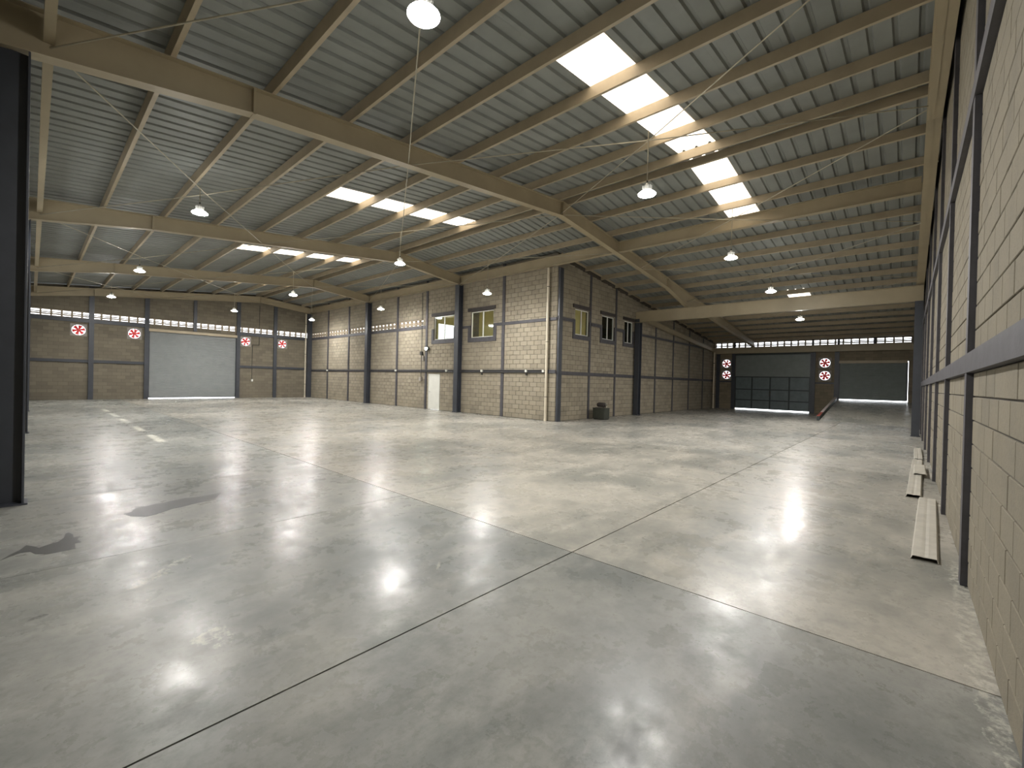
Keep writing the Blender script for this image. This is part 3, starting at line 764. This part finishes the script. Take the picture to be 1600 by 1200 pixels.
MB().lathe([(0.0, 0.06), (0.2, 0.06), (0.21, 0.02), (0.18, 0.0)], 16).build('lamp_base', WHITE, rl)
MB().lathe([(0.18, 0.0), (0.12, -0.03), (0.0, -0.045)], 16).build('diffuser', ROOME, rl)

# ------------------------------------------------------------------ hanging lamps
def make_lamp():
    t = empty('pendant_lamp')
    MB().lathe([(0.0, 0.20), (0.035, 0.20), (0.05, 0.16), (0.075, 0.15), (0.085, 0.06), (0.06, 0.05)], 20).build('lamp_housing', LAMPH, t)
    for k in range(10):
        a = 2 * math.pi * k / 10; c, s = math.cos(a), math.sin(a)
        MB().tube((0.075 * c, 0.075 * s, 0.06), (0.085 * c, 0.085 * s, 0.155), 0.008, n=4).build('cooling_fin', LAMPH, t)
    MB().lathe([(0.07, 0.055), (0.13, 0.035), (0.165, 0.0), (0.160, 0.0), (0.125, 0.030), (0.07, 0.05)], 20).build('reflector', REFL, t, smooth=True)
    MB().lathe([(0.160, 0.002), (0.152, -0.012), (0.09, -0.033), (0.001, -0.041)], 20).build('lens', LENS, t, smooth=True)
    MB().tube((0, 0, 0.2), (0, 0, 0.25), 0.016, n=8).build('hook', DARKROD, t)
    return t
LP = [((2.60, 3.67, 5.28), 'bright round hanging lamp nearest the camera at the top of the picture'),
      ((2.63, 12.44, 5.42), 'hanging lamp in the left lamp row, second from the camera'),
      ((2.67, 21.2, 5.38), 'hanging lamp in the left lamp row, third from the camera'),
      ((2.70, 30.0, 5.41), 'farthest hanging lamp of the left row, above the far fan pair'),
      ((7.75, 3.72, 5.22), 'hanging lamp beside the long skylight strip at upper right'),
      ((8.10, 12.44, 5.40), 'hanging lamp in front of the second roof frame near picture centre'),
      ((8.13, 21.2, 5.38), 'hanging lamp in the middle row, in front of the third roof frame'),
      ((8.15, 30.0, 5.43), 'farthest hanging lamp of the middle row, beside the far shutter door'),
      ((12.95, 3.70, 5.18), 'hanging lamp just below the lower end of the long skylight strip'),
      ((12.12, 12.44, 5.08), 'hanging lamp near the office corner above the yellow window'),
      ((12.67, 21.2, 5.35), 'hanging lamp in front of the office wall beside a dark column'),
      ((12.74, 30.0, 5.44), 'hanging lamp near the far corner of the hall'),
      ((17.7, 3.70, 5.05), 'hanging lamp over the passage above the cross girder'),
      ((23.4, 3.70, 4.74), 'farthest hanging lamp in the passage, seen under the cross girder')]
lamp0 = make_lamp()
for i, (p, lab) in enumerate(LP):
    t = lamp0 if i == 0 else copy_tree(lamp0)
    t.location = p; tag(t, lab, 'lamp', 'hanging high bay lamps')
    zj = zb(p[0]) - 0.06 if i < 13 else zt(p[0]) + 0.004
    MB().tube((0, 0, 0.24), (0, 0, zj - p[2]), 0.010, n=6).build('drop_rod', RODM, t)

# ------------------------------------------------------------------ fans
def make_fan():
    t = empty('exhaust_fan'); n = 24; mb = MB()
    # square plate with round hole
    S = FS + 0.0; r = 0.285
    for dep in (0.0, 0.03):
        for k in range(n):
            a = 2 * math.pi * k / n; c, s = math.cos(a), math.sin(a); q = S / max(abs(c), abs(s))
            mb.v += [(r * c, dep, r * s), (q * c, dep, q * s)]
    for k in range(n):
        j = (k + 1) % n
        mb.f += [(2 * k, 2 * k + 1, 2 * j + 1, 2 * j), (2 * n + 2 * j, 2 * n + 2 * j + 1, 2 * n + 2 * k + 1, 2 * n + 2 * k), (2 * k, 2 * j, 2 * n + 2 * j, 2 * n + 2 * k), (2 * k + 1, 2 * n + 2 * k + 1, 2 * n + 2 * j + 1, 2 * j + 1)]
    mb.build('mounting_plate', FANRING, t)
    rg = MB()
    for dep, rr in ((-0.02, 0.285), (-0.02, 0.30), (0.09, 0.30), (0.09, 0.285)):
        for k in range(n): rg.v.append((rr * math.cos(2 * math.pi * k / n), dep, rr * math.sin(2 * math.pi * k / n)))
    for q in range(4):
        for k in range(n):
            j = (k + 1) % n; p2 = (q + 1) % 4
            rg.f.append((q * n + k, q * n + j, p2 * n + j, p2 * n + k))
    rg.build('ring', FANRING, t)
    for k in range(6):
        a = 2 * math.pi * k / 6 + 0.2; b = MB(); w0, w1 = 0.03, 0.085
        pts = []
        for rr, w in ((0.03, w0), (0.14, 0.06), (0.265, w1)):
            for sgn in (-1, 1):
                for th in (0, 0.006):
                    pts.append((rr, sgn * w, 0.03 + sgn * w * 0.35 + th))
        for rr, tt, dd in pts: b.v.append((rr * math.cos(a) - tt * math.sin(a), dd, rr * math.sin(a) + tt * math.cos(a)))
        for q in (0, 4):
            b.f += [(q, q + 2, q + 6, q + 4), (q + 1, q + 5, q + 7, q + 3), (q, q + 4, q + 5, q + 1), (q + 2, q + 3, q + 7, q + 6)]
        b.f += [(8, 10, 11, 9), (0, 1, 3, 2)]
        b.build('blade', FANRED, t)
    MB().tube((0, -0.02, 0), (0, 0.05, 0), 0.075, n=14).build('hub', FANRED, t)
    for a in (0.0, math.pi / 2): MB().tube((-0.285 * math.cos(a), 0.075, -0.285 * math.sin(a)), (0.285 * math.cos(a), 0.075, 0.285 * math.sin(a)), 0.008, n=6).build('strut', FANRING, t)
    return t
fan0 = make_fan()
FL = [((fans_far[0][0], YF + 0.02, fans_far[0][1]), 0, 'round red bladed wall fan farthest left in the far wall'),
      ((fans_far[1][0], YF + 0.02, fans_far[1][1]), 0, 'round red bladed wall fan just left of the far shutter door'),
      ((fans_far[2][0], YF + 0.02, fans_far[2][1]), 0, 'round red bladed wall fan just right of the far shutter door'),
      ((fans_far[3][0], YF + 0.02, fans_far[3][1]), 0, 'round red bladed wall fan nearest the far corner of the hall'),
      ((XE + 0.02, fans_back[0][0], fans_back[0][1]), -math.pi / 2, 'upper of two wall fans left of the dark green gate'),
      ((XE + 0.02, fans_back[1][0], fans_back[1][1]), -math.pi / 2, 'lower of two wall fans left of the dark green gate'),
      ((XE + 0.02, fans_back[2][0], fans_back[2][1]), -math.pi / 2, 'upper of two wall fans between the gate and the ramp door'),
      ((XE + 0.02, fans_back[3][0], fans_back[3][1]), -math.pi / 2, 'lower of two wall fans between the gate and the ramp door')]
for i, (p, rzr, lab) in enumerate(FL):
    t = fan0 if i == 0 else copy_tree(fan0)
    t.location = p; t.rotation_euler = (0, 0, rzr); tag(t, lab, 'fan', 'red bladed wall fans')

# ------------------------------------------------------------------ pipes and wiring
def downpipe(x, y, z1, lab, wall_dir):
    t = empty('downpipe', (x, y, 0)); r = 0.055
    MB().tube((0, 0, 0.0), (0, 0, z1), r, n=14).build('pipe', PVC, t, smooth=False)
    for z in (0.03, z1 * 0.42, z1 * 0.66): MB().tube((0, 0, z - 0.03), (0, 0, z + 0.06), r + 0.008, n=14).build('coupling', PVC, t)
    for z in (1.0, 3.3, z1 - 0.8):
        MB().tube((0, 0, z), (0, 0, z + 0.025), r + 0.006, n=14).tube((wall_dir[0] * 0.04, wall_dir[1] * 0.04, z + 0.012), (wall_dir[0] * 0.078, wall_dir[1] * 0.078, z + 0.012), 0.01, n=6).build('bracket', DARKROD, t)
    tag(t, lab, 'pipe', 'cream drain pipes')
downpipe(XA - 0.115, 11.22, zt(XA) - 0.42, 'cream drain pipe on the office corner beside the dark corner column', (1, 0))
downpipe(XA - 0.40, YF - 0.12, zt(XA) - 0.42, 'thin cream drain pipe in the far corner of the hall', (0, 1))
downpipe(XE - 0.35, YB - 0.16, 4.08, 'cream drain pipe in the corner left of the dark gate', (0, 1))
# conduit along the office wall
cx_ = XA - 0.075
t = empty('conduit', (cx_, 10.9, 2.08)); tag(t, 'dark electrical conduit with small white boxes along the office wall band', 'conduit')
O = (cx_, 10.9, 2.08)
for a_, b_ in ((11.33, FR[1] - 0.2), (FR[1] + 0.2, 19.85)):
    MB().tube((cx_, a_, 2.03), (cx_, b_, 2.03), 0.018, n=8).tube((cx_, a_, 2.12), (cx_, b_, 2.12), 0.014, n=8).build('conduit_pipe', DARKROD, t, origin=O)
for a_, b_ in ((20.2, FR[2] - 0.2), (FR[2] + 0.2, 34.0)):
    MB().tube((cx_, a_, 2.08), (cx_, b_, 2.08), 0.013, n=6).build('conduit_pipe', DARKROD, t, origin=O)
for y in (11.40, 12.35, 15.15, 17.8, 22.5, 31.4): 
    MB().box(cx_ - 0.05, cx_ + 0.03, y - 0.05, y + 0.05, 2.04, 2.14).build('junction_box', WHITE, t, origin=O)
    if y in (12.35, 15.15): MB().box(cx_ - 0.03, cx_ + 0.03, y - 0.035, y + 0.035, 1.90, 1.98).build('socket', DARKROD, t, origin=O)
t = empty('conduit', (XA - 0.06, 20.02, 1.6)); tag(t, 'vertical dark conduit dropping to a small switch box left of the white door', 'conduit')
O = (XA - 0.06, 20.02, 1.6)
MB().tube((XA - 0.06, 20.02, 1.7), (XA - 0.06, 20.02, 6.4), 0.016, n=8).build('conduit_pipe', DARKROD, t, origin=O)
MB().box(XA - 0.14, XA - 0.02, 19.93, 20.11, 1.52, 1.74).build('switch_box', FANRING, t, origin=O)
MB().box(XA - 0.13, XA - 0.02, 19.92, 20.08, 2.95, 3.15).build('switch_box', DARKROD, t, origin=O)
MB().box(XA - 0.10, XA - 0.02, 19.80, 19.9, 2.65, 2.9).build('switch_box', FANRING, t, origin=O)
for xx, za, zb2, lab in ((10.98, 1.5, 6.6, 'thin vertical conduit on the far wall right of the shutter door'),):
    t = empty('conduit', (xx, YF - 0.03, za)); tag(t, lab, 'conduit'); O = (xx, YF - 0.03, za)
    MB().tube((xx, YF - 0.03, 3.75), (xx, YF - 0.03, zb2), 0.014, n=6).tube((xx, YF - 0.03, 3.75), (10.55, YF - 0.03, 3.75), 0.014, n=6).tube((10.55, YF - 0.03, 3.75), (10.55, YF - 0.03, 1.3), 0.014, n=6).build('conduit_pipe', DARKROD, t, origin=O)
    MB().box(10.49, 10.61, YF - 0.08, YF, 1.16, 1.32).build('switch_box', WHITE, t, origin=O)
# wall flood lamp
t = empty('flood_lamp', (XA - 0.10, 19.45, 3.28)); tag(t, 'small bright greenish wall flood lamp above the white door', 'lamp')
MB().box(-0.08, 0.05, -0.11, 0.11, -0.07, 0.08).build('flood_housing', DARKROD, t)
MB().box(-0.092, -0.081, -0.095, 0.095, -0.06, 0.07).build('flood_lens', FLOODE, t)
MB().tube((0.05, 0, 0), (0.11, 0, 0), 0.02, n=8).build('flood_bracket', DARKROD, t)

# ------------------------------------------------------------------ equipment box with motor
t = empty('equipment_box', (17.12, 9.95, 0)); tag(t, 'dark green-grey metal box with a small motor on top by the passage wall', 'machine')
MB().box(0.02, 0.42, 0.03, 0.56, 0.0, 0.05).build('base_frame', DARKROD, t)
MB().box(0.0, 0.44, 0.0, 0.60, 0.05, 0.50).build('box_body', GENB, t)
MB().box(-0.012, 0.452, -0.012, 0.612, 0.50, 0.525).build('lid', GENB, t)
MB().box(-0.008, 0.0, 0.06, 0.54, 0.10, 0.45).build('side_panel', GENB, t)
MB().box(0.05, 0.40, 0.08, 0.50, 0.525, 0.545).build('motor_plate', GENM, t)
MB().tube((0.20, 0.12, 0.66), (0.20, 0.42, 0.66), 0.105, n=18).build('motor_body', DARKB, t)
MB().tube((0.20, 0.42, 0.66), (0.20, 0.47, 0.66), 0.085, n=18).build('motor_cap', DARKB, t)
MB().tube((0.20, 0.03, 0.66), (0.20, 0.06, 0.66), 0.07, n=18).tube((0.20, 0.06, 0.66), (0.20, 0.12, 0.66), 0.02, n=8).build('pulley', GENM, t)
MB().box(0.14, 0.26, 0.18, 0.36, 0.545, 0.58).build('motor_foot', GENM, t)
MB().box(0.30, 0.39, 0.10, 0.26, 0.545, 0.72).build('control_box', PVC, t)

# ------------------------------------------------------------------ galvanised strips on the floor
def strip(name, x0, y0, x1, y1, w, h, z, lab, twist=0.0, mat=GALV):
    """bent sheet-metal channel: flat top with two down-turned edges"""
    p = Vector((x0, y0, 0)); q = Vector((x1, y1, 0)); d = (q - p); L = d.length; d.normalize(); nrm = Vector((-d.y, d.x, 0))
    t = empty(name, (x0, y0, z), (0, 0, math.atan2(d.y, d.x))); tag(t, lab, 'metal strip', 'galvanised strips by the right wall')
    n = 16; mb = MB(); prof = [(-w / 2 - 0.012, 0.0), (-w / 2, h), (-w / 6, h * 1.0), (0, h * 0.9), (w / 6, h), (w / 2, h), (w / 2 + 0.012, 0.0)]
    th = 0.003
    for i in range(n + 1):
        u = i / n; sag = -h * 0.25 * math.sin(u * math.pi * 3) * 0.4
        for yy, zz in prof: mb.v.append((L * u, yy, max(0, zz + (sag if zz > 0 else 0) + twist * yy * (u - 0.5))))
    m = len(prof)
    for i in range(n):
        for k in range(m - 1): mb.f.append((i * m + k, i * m + k + 1, (i + 1) * m + k + 1, (i + 1) * m + k))
    o = mb.build('channel', mat, t)
    md = o.modifiers.new('thickness', 'SOLIDIFY'); md.thickness = th; md.offset = -1
    lip = MB().tube((0, -w / 2 - 0.012, 0.005), (L, -w / 2 - 0.012, 0.005), 0.005, n=6).build('folded_lip', mat, t)
    return t
strip('metal_strip', 5.82, -0.155, 9.06, -0.255, 0.17, 0.035, 0.002, 'longest pale galvanised strip lying nearest the camera by the right wall', 0.03)
strip('metal_strip', 9.13, -0.10, 13.9, -0.20, 0.15, 0.045, 0.002, 'second galvanised strip on the floor, beyond the longest one', 0.0)
strip('metal_strip', 11.3, -0.205, 12.7, -0.215, 0.15, 0.02, 0.058, 'short galvanised piece lying across the second floor strip')
strip('metal_strip', 14.0, -0.22, 16.6, -0.235, 0.13, 0.05, 0.002, 'farthest galvanised strip on the floor by the right wall', mat=GALV)
